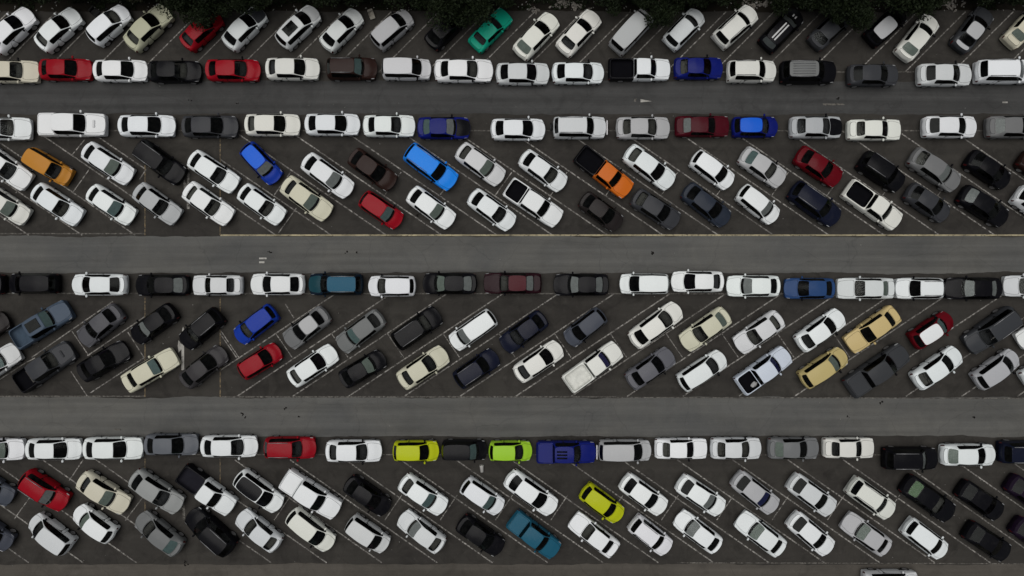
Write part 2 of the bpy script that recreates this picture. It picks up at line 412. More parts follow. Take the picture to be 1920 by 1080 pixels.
def ms(**k): return k
SPECS = {
 's1': ms(kind='sedan', L=4.55, W=1.76, f=(.235, .425, .755, .905), xf=.195, xr=.795, wr=.70, belt=.95, z=dict(tip=.62, nose=.70, cowl=.97, roof=1.46, re=1.41, deck=1.05)),
 's2': ms(kind='sedan', L=4.5, W=1.74, f=(.215, .415, .745, .90), xf=.19, xr=.79, wr=.68, belt=.93, z=dict(tip=.60, nose=.68, cowl=.95, roof=1.45, re=1.39, deck=1.06), round=1.15),
 's3': ms(kind='sedan', L=4.6, W=1.80, f=(.25, .435, .735, .875), xf=.20, xr=.80, wr=.69, belt=.94, z=dict(tip=.60, nose=.68, cowl=.95, roof=1.44, re=1.39, deck=1.02), round=.95),
 'o1': ms(kind='sedan', L=4.4, W=1.68, f=(.27, .425, .725, .855), xf=.20, xr=.79, wr=.72, belt=.92, z=dict(tip=.62, nose=.70, cowl=.93, roof=1.38, re=1.34, deck=.96), round=.45),
 'h1': ms(kind='hatch', L=4.0, W=1.70, f=(.20, .40, .885, .965), xf=.195, xr=.80, wr=.71, belt=.97, z=dict(tip=.62, nose=.72, cowl=.99, roof=1.53, re=1.47, deck=1.08), round=1.1),
 'h2': ms(kind='hatch', L=3.8, W=1.68, f=(.215, .395, .86, .955), xf=.20, xr=.80, wr=.69, belt=.96, z=dict(tip=.62, nose=.72, cowl=.98, roof=1.49, re=1.43, deck=1.05), round=1.2),
 'v1': ms(kind='hatch', L=4.65, W=1.83, f=(.235, .385, .90, .97), xf=.195, xr=.79, wr=.73, belt=1.08, z=dict(tip=.70, nose=.84, cowl=1.10, roof=1.74, re=1.69, deck=1.18), round=.85, rails=True),
 'v2': ms(kind='hatch', L=4.4, W=1.80, f=(.24, .41, .87, .96), xf=.20, xr=.80, wr=.70, belt=1.04, z=dict(tip=.68, nose=.80, cowl=1.06, roof=1.65, re=1.59, deck=1.14), round=1.05, rails=True),
 'm1': ms(kind='hatch', L=4.3, W=1.70, f=(.175, .365, .925, .98), xf=.185, xr=.80, wr=.76, belt=1.02, z=dict(tip=.66, nose=.78, cowl=1.06, roof=1.68, re=1.64, deck=1.12), round=.9),
 'w1': ms(kind='hatch', L=4.6, W=1.72, f=(.10, .215, .955, .985), xf=.14, xr=.80, wr=.86, belt=1.15, z=dict(tip=.74, nose=.90, cowl=1.22, roof=1.95, re=1.92, deck=1.25), round=.5),
 'p2o': ms(kind='pick', pick=1, cab=2, bed='open', L=5.1, W=1.82, f=(.25, .375, .665, .70), xf=.185, xr=.79, wr=.72, belt=1.02, z=dict(tip=.70, nose=.84, cowl=1.08, roof=1.72, re=1.68), round=.75),
 'p2c': ms(kind='pick', pick=1, cab=2, bed='cover', L=5.2, W=1.84, f=(.26, .39, .70, .73), xf=.185, xr=.79, wr=.72, belt=1.04, z=dict(tip=.70, nose=.86, cowl=1.10, roof=1.74, re=1.70), round=.75),
 'p1o': ms(kind='pick', pick=1, cab=1, bed='open', L=5.0, W=1.74, f=(.235, .35, .565, .595), xf=.185, xr=.79, wr=.72, belt=.98, z=dict(tip=.68, nose=.80, cowl=1.02, roof=1.62, re=1.58), round=.6),
}
SH = {k: shell(v) for k, v in SPECS.items()}

def wheel_mesh():
    bm = bmesh.new(); prof = [(.12, .085), (.2, .085), (.215, .10), (.29, .105), (.32, .08), (.32, -.08), (.29, -.105), (.2, -.10)]
    n = 20; rings = [[bm.verts.new((r * math.cos(2 * math.pi * i / n), y, r * math.sin(2 * math.pi * i / n))) for i in range(n)] for r, y in prof]
    for a in range(len(prof) - 1):
        for i in range(n):
            f = bm.faces.new((rings[a][i], rings[a][(i + 1) % n], rings[a + 1][(i + 1) % n], rings[a + 1][i])); f.material_index = 1 if a < 2 else 0
    c = bm.faces.new(rings[0]); c.material_index = 1
    bm.faces.new(rings[-1][::-1])
    bmesh.ops.recalc_face_normals(bm, faces=bm.faces)
    return from_bm('wheel', bm, [RUBBER, RIM], True)
WHEEL = wheel_mesh()
def one(name, m, fn, smooth=False):
    bm = bmesh.new(); fn(bm); return from_bm(name, bm, m, smooth)
MIRROR = one('wing_mirror', PAINT, lambda bm: (bbox(bm, (-.07, -.10, -.06), (.07, .10, .07), .03), bbox(bm, (-.02, -.16, -.05), (.02, -.08, -.01), .005)), True)
SEAT = one('seat', CABIN, lambda bm: (bbox(bm, (-.25, -.24, 0), (.28, .24, .16), .05), bbox(bm, (-.36, -.24, .1), (-.2, .24, .62), .05), bbox(bm, (-.36, -.13, .64), (-.25, .13, .82), .04)), True)
BENCH = one('rear_seat', CABIN, lambda bm: (bbox(bm, (-.18, -.56, 0), (.28, .56, .17)), bbox(bm, (-.34, -.57, .02), (-.19, .57, .52)), *[bbox(bm, (-.32, y - .12, .53), (-.22, y + .12, .66)) for y in (-.33, .33)], bbox(bm, (-.75, -.55, .50), (-.36, .55, .515))))
DASH = one('dashboard', CABIN, lambda bm: (bbox(bm, (-.25, -.64, -.25), (.28, .64, 0), .07), bbox(bm, (-.36, .18, -.06), (-.3, .5, -.02), .015), bbox(bm, (-.2, -.5, 0), (.1, -.2, .012))), True)
RAIL = one('roof_rail', RIM, lambda bm: bbox(bm, (-1, -.022, 0), (1, .022, .05), .012), True)
RIBK = one('roof_rib', TRIM, lambda bm: bbox(bm, (-.5, -.03, 0), (.5, .03, .03), .01), True)
BAR = one('roof_rib', PAINT, lambda bm: bbox(bm, (-.5, -.03, 0), (.5, .03, .03), .01), True)
PLATE = one('number_plate', m_plain('plate_enamel', (.6, .6, .58), .4), lambda bm: bbox(bm, (-.012, -.17, -.055), (.012, .17, .055)))
DECKP = one('underbody', TRIM, lambda bm: bbox(bm, (-.48, -.42, .16), (.48, .42, .30)))
SPARE = WHEEL

COLS = dict(white=(.735, .765, .775), offwhite=(.69, .70, .655), cream=(.56, .54, .43), beige=(.44, .44, .33), silver=(.41, .42, .43), palesilver=(.58, .60, .61), grey=(.15, .155, .157), dgrey=(.038, .040, .045),
            black=(.0035, .0035, .005), navy=(.006, .008, .020), red=(.25, .003, .010), dred=(.10, .002, .006), maroon=(.055, .003, .008), blue=(.008, .036, .30), azure=(.010, .11, .62), dblue=(.005, .010, .13), sky=(.012, .22, .78), teal=(.010, .085, .145),
            green=(.006, .31, .20), orange=(.52, .125, .012), amber=(.46, .20, .03), gold=(.52, .40, .19), gold2=(.47, .39, .17), limey=(.42, .47, .010), limeg=(.30, .55, .03), brown=(.020, .009, .007), steel=(.055, .078, .11), paleblue=(.58, .635, .73), plum=(.010, .005, .014), midblue=(.020, .055, .155), dkgreen=(.09, .22, .06), violet=(.05, .04, .20), dusk=(.13, .14, .145), foil=(.36, .37, .37), aqua=(.17, .26, .26), palegreen=(.27, .32, .28))  # closing glass tones hold the sky's reflection as colour
CN = dict(white='white', offwhite='off-white', cream='cream', beige='beige', silver='silver', palesilver='pale silver', grey='grey', dgrey='dark grey', black='black', navy='navy black', red='red', dred='dark red', maroon='maroon', blue='blue', dblue='dark blue', sky='bright blue', teal='teal blue', green='emerald green', orange='orange', amber='amber orange', gold='tan', gold2='pale gold', limey='yellow-green', limeg='lime green', brown='dark brown', steel='steel blue', paleblue='pale blue-white', plum='dark plum', midblue='mid blue')
TN = dict(s='sedan', o='boxy old sedan', h='hatchback', v='SUV', m='minivan', w='panel van', p='pickup')
ON = dict(s='parked_sedan', o='old_sedan', h='hatchback_car', v='sport_utility_car', m='minivan', w='panel_van', p='pickup_truck')
TX = [0, 470, 940, 1420]; TY = [0, 190, 490, 800]
# row: vertical tile, then cars: tile, type, colour, rear x, rear y, front x, front y (magnified pixels), options
ROWS = {
'A': (0, [
 (0,'s1','white',-45,365,235,85,''),(0,'s1','white',290,350,570,90,'r=c'),(0,'h1','white',665,300,925,70,'w=c'),(0,'s3','beige',930,345,1215,65,'r=c'),(0,'s2','red',1330,345,1585,105,'r=c'),
 (0,'s1','palesilver',1635,345,1895,75,'hood=dgrey'),(1,'h1','palesilver',215,330,480,70,'sunroof hood=silver'),(1,'s2','palesilver',530,355,785,90,''),(1,'m1','silver',895,330,1150,105,''),(1,'s2','black',1285,335,1525,95,''),  # first two cars: darker hood colours hold the trees' shadow
 (1,'o1','green',1600,350,1850,95,'r=c'),(2,'s1','offwhite',115,410,385,120,'r=palegreen'),(2,'s3','offwhite',425,385,685,100,'r=c'),(2,'w1','silver',815,365,1050,110,'roof=silver'),(2,'h2','palesilver',1190,340,1435,90,'w=c'),
 (2,'v2','offwhite',1545,320,1815,75,''),(3,'h2','black',30,365,305,80,'stripes w=dusk r=dusk'),(3,'s2','dgrey',385,340,640,95,'r=c'),(3,'h1','black',790,310,1045,80,'roof=silver'),(3,'s1','offwhite',1025,425,1265,130,'r=palegreen'),
 (3,'s3','dgrey',1430,365,1655,75,'roof=silver trunk=silver'),(3,'o1','cream',1800,320,2030,80,'r=palegreen')]),
'B': (0, [
 (0,'s3','cream',-105,520,295,520,'w=c'),(0,'s1','red',290,505,675,505,''),(0,'s2','white',678,513,1075,513,''),(0,'s1','black',1070,520,1460,520,'w=c'),(0,'s2','red',1480,510,1885,510,'w=c'),
 (1,'s1','offwhite',105,500,505,500,'r=c'),(1,'v2','brown',545,500,920,500,'w=aqua'),(1,'m1','palesilver',945,503,1305,503,''),(1,'s3','white',1315,512,1750,512,'w=c'),(2,'s1','palesilver',-47,535,350,535,''),
 (2,'s2','white',355,530,742,530,'w=c'),(2,'p1o','white',765,505,1215,505,'bed=black sides=black'),(2,'s3','dblue',1230,495,1595,495,'r=c'),(2,'v2','offwhite',1610,518,1975,518,''),(3,'v1','black',150,525,560,525,'roof=grey ribs'),
 (3,'s1','dgrey',630,545,1012,545,''),(3,'s3','palesilver',1135,542,1540,542,''),(3,'v1','white',1550,520,1990,520,'')]),
'C': (1, [
 (0,'s3','white',-190,200,240,200,'w=c'),(0,'p2c','white',288,172,780,172,'hoodvent'),(0,'s2','white',855,180,1275,180,''),(0,'s1','dgrey',1310,185,1725,185,''),(1,'s1','offwhite',-45,173,366,173,'r=c'),
 (1,'s2','white',385,170,795,170,''),(1,'s3','white',805,180,1190,180,'w=c'),(1,'s3','dblue',1195,195,1585,195,'w=foil r=aqua hood=black'),(2,'s2','white',-85,205,320,205,''),(2,'v1','palesilver',365,193,755,193,'spare bullbar'),
 (2,'s3','silver',815,195,1215,195,'w=c r=c'),(2,'o1','maroon',1240,183,1640,183,'r=foil'),(2,'h2','blue',1645,188,1990,188,'w=c c=dblue roof=azure'),(3,'s3','silver',215,190,610,190,'hood=black r=c w=c'),(3,'o1','offwhite',635,208,1030,208,'r=c'),  # blue hatchback: dark body colour holds its sides' shade, roof kept brighter
 (3,'s1','white',1170,187,1575,187,''),(3,'s3','grey',1630,188,2030,188,'r=foil')]),
'D': (1, [
 (0,'s3','white',-130,345,215,600,'w=c'),(0,'m1','amber',215,385,515,565,'w=c'),(0,'s2','white',615,335,955,562,'w=palegreen'),(0,'v1','black',1000,325,1325,560,'w=c'),(0,'s1','white',1375,395,1710,620,'w=c'),
 (0,'h1','blue',1770,325,2005,577,'w=foil roof=azure'),(1,'s2','white',385,410,728,662,'w=foil'),(1,'s1','brown',722,378,1037,607,''),(1,'v1','sky',1130,350,1472,602,''),(1,'s1','palesilver',1492,338,1815,572,'w=palegreen r=c'),
 (2,'s2','white',140,388,457,615,'w=c'),(2,'p1o','orange',555,370,922,657,'bed=black sides=black'),(2,'s1','white',893,352,1232,602,'r=c'),(2,'h1','white',1373,393,1657,602,''),(2,'s3','silver',1720,372,2030,582,'w=c r=aqua'),
 (3,'s3','dred',275,368,592,575,''),(3,'v1','black',733,408,1033,612,''),(3,'s1','grey',1095,378,1442,612,'w=foil r=c'),(3,'s2','black',1500,393,1802,597,''),(3,'s3','brown',1880,390,2180,600,'')]),
'E': (1, [
 (0,'s2','offwhite',-105,640,207,852,'w=palegreen'),(0,'s1','white',255,630,588,855,'w=c'),(0,'s2','white',650,638,968,852,'w=aqua'),(0,'s3','silver',985,625,1290,850,'w=c'),(0,'s3','white',1340,620,1668,853,'w=c r=c'),
 (0,'s1','white',1735,632,2042,853,'w=c'),(1,'s3','cream',238,578,572,822,'w=palegreen r=c'),(1,'h1','red',803,688,1085,882,'w=aqua'),(1,'s1','white',1143,650,1457,882,'w=palegreen'),(1,'s2','white',1578,668,1893,897,'w=c'),
 (2,'p2o','white',45,610,422,862,'bed=black'),(2,'s2','brown',573,688,857,902,'c=nearblack'),(2,'s1','dgrey',943,673,1272,882,'r=c'),(2,'s2','navy',1310,622,1632,872,'c=bluegrey'),(2,'h1','white',1708,637,1980,852,'w=foil'),
 (3,'v2','navy',235,618,577,862,''),(3,'p1o','offwhite',637,618,1013,883,'bed=black'),(3,'s2','dgrey',1063,628,1367,835,''),(3,'s1','black',1448,648,1787,863,'r=foil'),(3,'v2','white',1850,650,2180,890,'')]),
'F': (2, [
 (0,'s1','black',55,165,-320,165,''),(0,'m1','dgrey',440,160,75,160,'c=black'),(0,'s2','white',935,168,520,168,''),(0,'s1','black',1380,172,980,172,'r=foil'),(0,'o1','palesilver',1757,172,1390,172,'r=c'),
 (1,'s1','white',405,165,0,165,''),(1,'v1','teal',820,165,420,165,'c=dkteal roof=teal hood=hoodteal'),(1,'h1','white',1197,178,845,178,'w=c'),(1,'s2','black',1640,160,1235,160,'w=palegreen r=foil'),(1,'o1','maroon',2100,158,1675,158,'w=c r=foil c=wine roof=maroon'),
 (2,'s3','black',780,168,370,168,'w=foil r=foil'),(2,'m1','white',1205,162,845,162,''),(2,'s2','white',1605,146,1215,146,'r=c'),(2,'s1','white',2008,178,1612,178,'w=foil'),(3,'s1','midblue',555,195,182,195,''),
 (3,'o1','palesilver',985,195,565,195,'w=c r=palegreen'),(3,'v2','white',1330,195,978,195,''),(3,'s3','black',1750,195,1337,195,'w=foil r=foil'),(3,'s1','palesilver',2150,178,1757,178,'w=c')]),
'G': (2, [
 (0,'s2','brown',-240,600,62,400,'c=nearblack'),(0,'p2o','steel',115,575,512,330,'bed=steel w=aqua sunroof'),(0,'s3','grey',880,340,585,580,'c=dgrey2'),(0,'s2','black',1272,338,963,560,'w=foil'),(0,'v2','black',1600,368,1323,600,'w=c'),
 (0,'h1','blue',1990,345,1707,562,'w=c'),(1,'s3','grey',560,358,258,592,'roof=silver'),(1,'s1','grey',955,382,638,622,'w=aqua r=c'),(1,'v1','black',1040,592,1362,368,'w=c'),(1,'m1','white',1755,385,1448,602,'w=foil'),
 (1,'s1','navy',2122,390,1812,622,'w=c'),(2,'h1','dgrey',735,368,468,580,'c=slate'),(2,'s2','offwhite',930,590,1287,328,'w=c'),(2,'s3','cream',1632,368,1300,605,'w=c r=palegreen'),(2,'s3','palesilver',2015,393,1688,622,'w=c r=c'),
 (3,'s1','white',283,612,612,380,'r=c'),(3,'o1','gold',1013,352,638,622,''),(3,'h2','dred',1100,592,1392,398,'roof=white w=aqua'),(3,'v1','dgrey',1850,370,1498,622,'w=c'),(3,'s1','white',2180,390,1870,592,'')]),
'H': (2, [
 (0,'s1','palesilver',-200,862,142,630,'w=aqua'),(0,'p2o','dgrey',140,890,532,620,'bed=black sides=black hoodvent w=c'),(0,'s3','black',580,820,927,620,''),(0,'o1','cream',890,900,1282,668,'w=aqua'),(0,'s2','dgrey',1320,882,1627,638,'c=darkgrey2'),
 (0,'h1','red',1735,805,2022,628,''),(1,'s1','white',283,862,617,638,'r=c'),(1,'s2','black',650,868,968,680,'w=palegreen'),(1,'s3','cream',1070,878,1412,650,'w=c r=c'),(1,'v2','navy',1478,872,1777,668,''),
 (2,'s2','offwhite',100,832,432,608,'r=c'),(2,'p1o','offwhite',470,892,848,618,'bed=offwhite w=violet'),(2,'s3','grey',908,882,1232,658,'c=coolgrey'),(2,'h1','white',1278,892,1607,678,'w=c'),(2,'p2o','paleblue',1708,907,2062,655,'bed=black w=dblue'),
 (3,'h1','gold2',308,872,632,658,'w=palegreen'),(3,'p2c','dgrey',648,925,1062,638,''),(3,'s1','white',1118,882,1452,650,'r=c'),(3,'h1','silver',1558,882,1862,668,''),(3,'s1','white',1900,870,2210,660,'')]),
'I': (3, [
 (0,'s1','white',-215,160,190,160,'w=palegreen'),(0,'s2','white',195,158,602,158,''),(0,'s1','white',603,153,1042,153,''),(0,'s1','grey',1043,125,1440,125,'c=slate2'),(0,'s2','white',1445,138,1867,138,'w=c'),
 (1,'v2','red',100,148,482,148,'w=c'),(1,'s1','white',535,172,952,172,'w=c r=c'),(1,'h1','limey',1023,172,1362,172,''),(1,'m1','black',1375,165,1702,165,'w=aqua'),(1,'h1','limeg',1710,172,2030,172,'w=c'),
 (2,'p2c','dblue',250,180,682,180,'louvres w=c bullbar'),(2,'m1','silver',690,168,1080,168,''),(2,'o1','white',1095,155,1482,155,'r=c'),(2,'s3','palesilver',1492,153,1872,153,'w=c r=c'),(3,'s3','grey',60,152,442,152,'r=palegreen'),
 (3,'o1','offwhite',460,150,837,150,'r=c w=c'),(3,'v1','black',888,225,1287,225,'w=foil'),(3,'s2','white',1297,200,1712,200,'r=palegreen'),(3,'v1','navy',1722,180,2130,180,'')]),
'J': (3, [
 (0,'s1','dgrey',-225,325,100,525,'c=slate'),(0,'v2','red',175,348,492,562,'w=foil'),(0,'s3','cream',578,358,928,582,'w=palegreen r=c'),(0,'s1','grey',953,343,1312,582,'w=c c=lgrey'),(0,'p1o','white',1308,318,1682,592,'bed=dblack sides=black'),
 (0,'h1','white',1708,338,2032,582,'roof=black'),(1,'p2c','white',243,358,638,612,''),(1,'s2','black',688,383,998,602,''),(1,'s1','white',1083,373,1403,595,'w=aqua r=c'),(1,'h1','white',1528,398,1812,595,'w=aqua'),
 (1,'s2','white',1840,343,2195,600,''),(2,'h2','limey',578,438,867,655,''),(2,'s1','white',863,368,1177,598,''),(2,'s2','white',1263,378,1598,602,'w=foil'),(2,'s1','silver',1668,348,1977,592,'w=dblue'),
 (3,'s1','palesilver',223,368,547,605,''),(3,'v2','offwhite',653,398,967,622,'w=c'),(3,'s3','black',1038,383,1402,642,'r=dkgreen w=c'),(3,'s1','black',1438,418,1752,632,''),(3,'s2','plum',1790,375,2100,592,'')]),
'K': (3, [
 (0,'h1','dgrey',-195,650,92,855,'c=slate'),(0,'m1','palesilver',525,872,238,655,'w=c'),(0,'h2','white',832,795,548,590,'w=palegreen'),(0,'s2','grey',1313,893,997,637,'w=c r=aqua'),(0,'v2','black',1683,893,1367,608,''),
 (0,'s1','palesilver',2017,862,1722,625,'w=c r=c'),(1,'h1','offwhite',278,608,598,865,''),(1,'m1','palesilver',708,668,988,865,''),(1,'s1','palesilver',1388,868,1078,635,'w=foil r=c'),(1,'s1','black',1498,668,1812,888,''),
 (2,'p2c','teal',73,648,402,902,'c=dkteal2'),(2,'o1','white',827,898,508,655,'w=c'),(2,'v2','white',933,668,1207,885,''),(2,'s2','white',1568,870,1258,635,'w=foil'),(2,'s3','white',2025,893,1702,645,'w=palegreen'),
 (3,'s1','white',228,638,528,893,''),(3,'s3','silver',937,885,617,655,'w=palegreen'),(3,'h1','white',1053,688,1348,915,''),(3,'s3','black',1488,718,1803,925,''),(3,'s2','plum',1830,678,2130,900,'roof=violet')]),
'L': (3, [(3,'v1','palesilver',742,1112,1152,1112,'')]),
}
XC = dict(nearblack=(.016, .013, .013), bluegrey=(.022, .028, .042), dkteal=(.003, .010, .020), dkteal2=(.012, .085, .14), hoodteal=(.008, .045, .06), wine=(.016, .003, .006), midnight=(.012, .013, .02), dgrey2=(.075, .075, .082), slate=(.055, .062, .08), coolgrey=(.11, .11, .125), darkgrey2=(.035, .033, .036), slate2=(.11, .12, .135), lgrey=(.26, .27, .265), dblue=COLS['dblue'], dblack=(.015, .015, .02), black=COLS['black'])
ROWTXT = dict(A='slanted row by the trees', B='topmost straight line', C='second straight line from top', D='second slanted row from top', E='third slanted row from top', F='third straight line from top', G='fourth slanted row from top', H='fifth slanted row from top', I='lowest straight line', J='sixth slanted row from top', K='bottom slanted row', L='aisle past the bottom slanted row')
FEAT = dict(sunroof='with black glass roof panel', stripes='with two white stripes', spare='with spare wheel on its tail')

def look(c):
    t, tp, col, *_, op = c
    o = dict(x.split('=') if '=' in x else (x, 1) for x in op.split())
    cn = CN[col]
    if o.get('c') in ('slate', 'slate2', 'coolgrey', 'bluegrey'): cn = dict(slate='slate grey', slate2='slate grey', coolgrey='cool grey', bluegrey='dark blue-grey')[o['c']]
    if o.get('c') in ('nearblack', 'darkgrey2', 'black'): cn = dict(nearblack='brownish black', darkgrey2='dull charcoal', black='black')[o['c']]
    if o.get('c') in ('dgrey2',): cn = 'charcoal grey'
    s = cn + ' ' + TN[tp[0]]; f = ''
    for k, v in FEAT.items():
        if k in o: f = ' ' + v
    if not f and 'ribs' in o: f = ' with ribbed roof'
    if not f and 'louvres' in o: f = ' with black roof bars'
    if not f and 'roof' in o and o['roof'] != col and o['roof'] not in ('azure', 'teal', 'maroon', 'violet', 'blue'): f = ' with %s roof' % CN.get(o['roof'], o['roof'])
    if not f and 'hood' in o and o['hood'] in ('black', 'dgrey'): f = ' with %s hood' % CN[o['hood']]  # the dark grey hood is tree shade put into the paint
    if not f and tp in ('p1o', 'p2o'): f = ' with open %s bed' % {'dblack': 'black'}.get(o['bed'], CN.get(o['bed'], o['bed']))
    if not f and tp == 'p2c': f = ' with covered bed'
    if not f and o.get('w') in ('foil', 'aqua', 'palegreen', 'violet', 'dblue'): f = ' with %s windshield' % dict(foil='pale grey', aqua='pale teal', palegreen='grey-green', violet='violet', dblue='blue')[o['w']]
    if not f and o.get('r') in ('foil', 'aqua', 'palegreen', 'dkgreen'): f = ' with %s rear window' % dict(foil='pale grey', aqua='pale teal', palegreen='grey-green', dkgreen='green')[o['r']]
    return s, s + f, o
ALL = [(r, i, c, *look(c)) for r, (ty, cs) in ROWS.items() for i, c in enumerate(cs)]
from collections import Counter
cl_ = Counter(a[4] for a in ALL)
BYROW = {}
for a in ALL: BYROW.setdefault(a[0], []).append(a)
def between_key(a):
    row = BYROW[a[0]]; i = a[1]
    if i == 0 or i == len(row) - 1: return None
    n1, n2 = row[i - 1][3], row[i + 1][3]
    return (a[0], a[4], tuple(sorted((n1, n2))))
bk = Counter(between_key(a) for a in ALL if between_key(a))
ORD = ['', 'first', 'second', 'third', 'fourth', 'fifth', 'sixth', 'seventh', 'eighth', 'ninth', 'tenth', 'eleventh']
def label(a):
    r, i, c, s, full, o = a; row = BYROW[r]; rt = ROWTXT[r]
    if cl_[full] == 1: return '%s in the %s' % (full, rt)
    rc = Counter(x[4] for x in row)
    if rc[full] == 1: return '%s, %s' % (full, rt)
    if between_key(a) and bk[between_key(a)] == 1:
        n1, n2 = row[i - 1][3], row[i + 1][3]
        t = '%s between %s and %s, %s' % (full, n1, n2, rt) if n1 != n2 else '%s between two %ss, %s' % (full, n1, rt)
        if len(t.split()) <= 16: return t
        t = '%s between %s and %s, %s' % (s, n1, n2, rt)
        if len(t.split()) <= 16 and sum(between_key(x) is not None and (x[3], between_key(x)[2]) == (s, between_key(a)[2]) for x in row) == 1: return t
    best = None
    for j, b in enumerate(row):
        if j != i and rc[b[4]] == 1 and (best is None or abs(j - i) < abs(best - i)): best = j
    lm = row[best]; d = abs(best - i)
    lname = lm[3] if Counter(x[3] for x in row)[lm[3]] == 1 else lm[4]
    if r in 'BCFI': side = ('ahead of' if (i > best) == (r != 'F') else 'behind')
    else: side = 'right of' if i > best else 'left of'
    nth = 'next' if d == 1 else ORD[d]
    t = '%s, %s car %s the %s, %s' % (full, nth, side, lname, rt)
    if len(t.split()) > 16: t = '%s, %s car %s the %s, %s' % (s, nth, side, lname, rt)
    return t

def jitter(c, rnd, a=.05): f = 1 + rnd.uniform(-a, a); return tuple(min(.82, x * f * (1 + rnd.uniform(-.015, .015))) for x in c)
CLEAR = (.84, .87, .86)
def make_car(a):
    r, i, c, s, full, o = a
    t, tp, col, rx, ry, fx, fy, _ = c
    rnd = random.Random('%s%d' % (r, i)); sp = SPECS[tp]; sh = SH[tp]
    X0, Y0 = TX[t], TY[ROWS[r][0]]
    rear, front = W(X0 + rx / 3.84, Y0 + ry / 3.84, .55), W(X0 + fx / 3.84, Y0 + fy / 3.84, .55)
    d = front - rear; ln = d.length; cen = (front + rear) / 2
    root = link(ON[tp[0]], None, None, (cen.x, cen.y, .004)); root.rotation_euler = (0, 0, math.atan2(d.y, d.x))
    sx = max(.88, min(1.12, ln / sp['L'])); root.scale = (sx, (1 + (sx - 1) * .35), 1)
    tag(root, label(a), {'p': 'pickup', 'w': 'van'}.get(tp[0], 'car'), 'vehicles in the ' + ROWTXT[r] if r != 'L' else None)
    base = jitter(XC.get(o.get('c'), COLS[col]), rnd)
    def colr(key, dflt): return jitter(XC.get(o[key], COLS.get(o[key])), rnd) if key in o else dflt
    tint = tuple(rnd.uniform(.015, .05) for _ in range(1)) * 3
    side = tint if rnd.random() < .75 else tuple(x * .3 for x in CLEAR)
    wk, rk = o.get('w'), o.get('r')
    gl = {WS: CLEAR if wk else tuple(x + rnd.choice((0, .05, .12)) for x in tint), RW: CLEAR if rk else tint}
    PT = {}
    for m, me in sh.items():
        if isinstance(m, tuple): continue
        nm = PARTS[m]
        if m == TRUNK: nm = 'trunk_lid' if sp['kind'] == 'sedan' else 'tailgate'
        if m == BED and sp.get('bed') == 'cover': nm = 'bed_cover'
        ob = PT[m] = link(nm, me, root)
        k = base
        if m in gl: k = gl[m]
        elif m in (WFL, WFR, WRL, WRR, QL, QR): k = side
        elif m == ROOF: k = colr('roof', base)
        elif m == HOOD: k = colr('hood', base)
        elif m == BED: k = colr('bed', base)
        elif (m in (SL, SR, RB) or m == TRUNK and sp.get('pick')) and 'sides' in o: k = jitter(COLS[o['sides']], rnd)
        elif m == TRUNK: k = colr('trunk', base)
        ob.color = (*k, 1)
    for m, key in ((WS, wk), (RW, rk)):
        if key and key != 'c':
            ob = link('sky_reflection', sh['sky_sheet', m], root); ob.color = (*[x * .54 for x in COLS[key]], 1)  # reflection painted on an added sheet under clear glass
    L_, wm = sp['L'], sp['W'] / 2
    for fx_ in ('xf', 'xr'):
        for sgn in (1, -1):
            wo = link('wheel', WHEEL, root, (L_ / 2 - sp[fx_] * L_, sgn * (wm - .115), .32)); wo.rotation_euler = (0, rnd.uniform(0, 6), 0 if sgn > 0 else math.pi)
    cow, wst, re, rgb = [v * L_ for v in sp['f']]
    for sgn in (1, -1):
        mo = link('wing_mirror', MIRROR, PT[DFL if sgn > 0 else DFR], (L_ / 2 - cow - .42, sgn * (wm + .04), sp['belt'] + .06)); mo.rotation_euler = (0, 0, 0 if sgn > 0 else math.pi); mo.color = (*(base if rnd.random() < .8 else COLS['black']), 1)
    uo = link('underbody', DECKP, root); uo.scale = (L_ * .9, sp['W'] * .94, 1)
    po = link('number_plate', PLATE, PT[RB], (-L_ / 2 + .14, 0, .66)); po.rotation_euler = (0, R(-20), 0)
    cab = rnd.choice(((.018, .018, .018), (.065, .062, .056), (.034, .034, .037), (.085, .082, .075)))
    if wk == 'c' or rk == 'c':
        do = link('dashboard', DASH, root, (L_ / 2 - cow - .42, 0, sp['belt'] - .02)); do.color = (*[x * .8 for x in cab], 1)
        for sgn in (1, -1):
            so = link('seat', SEAT, root, (L_ / 2 - wst - .35, sgn * .36, .42)); so.color = (*cab, 1)
        if sp.get('cab') != 1 and rk in (None, 'c'):
            bo = link('rear_seat', BENCH, root, (L_ / 2 - (re if sp['kind'] == 'sedan' or sp.get('pick') else xmid(sp)) + .2, 0, .33)); bo.color = (*cab, 1)
    if sp.get('rails') or 'rails' in o:
        for sgn in (1, -1):
            ro = link('roof_rail', RAIL, PT[ROOF], (L_ / 2 - (wst + re) / 2 - .1, sgn * wm * (sp['wr'] - .06), sp['z']['roof'] - .035)); ro.scale = ((re - wst) * .40, 1, 1)
    if 'ribs' in o:
        for q in range(-2, 3):
            bo = link('roof_rib', BAR, PT[ROOF], (L_ / 2 - (wst + re) / 2, q * .2, sp['z']['roof'] - .012)); bo.scale = ((re - wst) * .75, 1, 1); bo.color = (*colr('roof', base), 1)
    if 'louvres' in o:
        for q in (-1, 0, 1):
            bo = link('roof_rib', RIBK, PT[ROOF], (L_ / 2 - (wst + re) / 2 - .2, q * .26, sp['z']['roof'] + .0)); bo.scale = ((re - wst) * .55, 2, 1)
    if 'sunroof' in o:
        bm = bmesh.new(); bbox(bm, (-.52, -.40, 0), (.52, .40, .025), .012)
        ob = link('sunroof', from_bm('sunroof', bm, GLASS), PT[ROOF], (L_ / 2 - (wst + re) / 2 - .0, 0, sp['z']['roof'] - .005)); ob.color = (.01, .01, .01, 1)
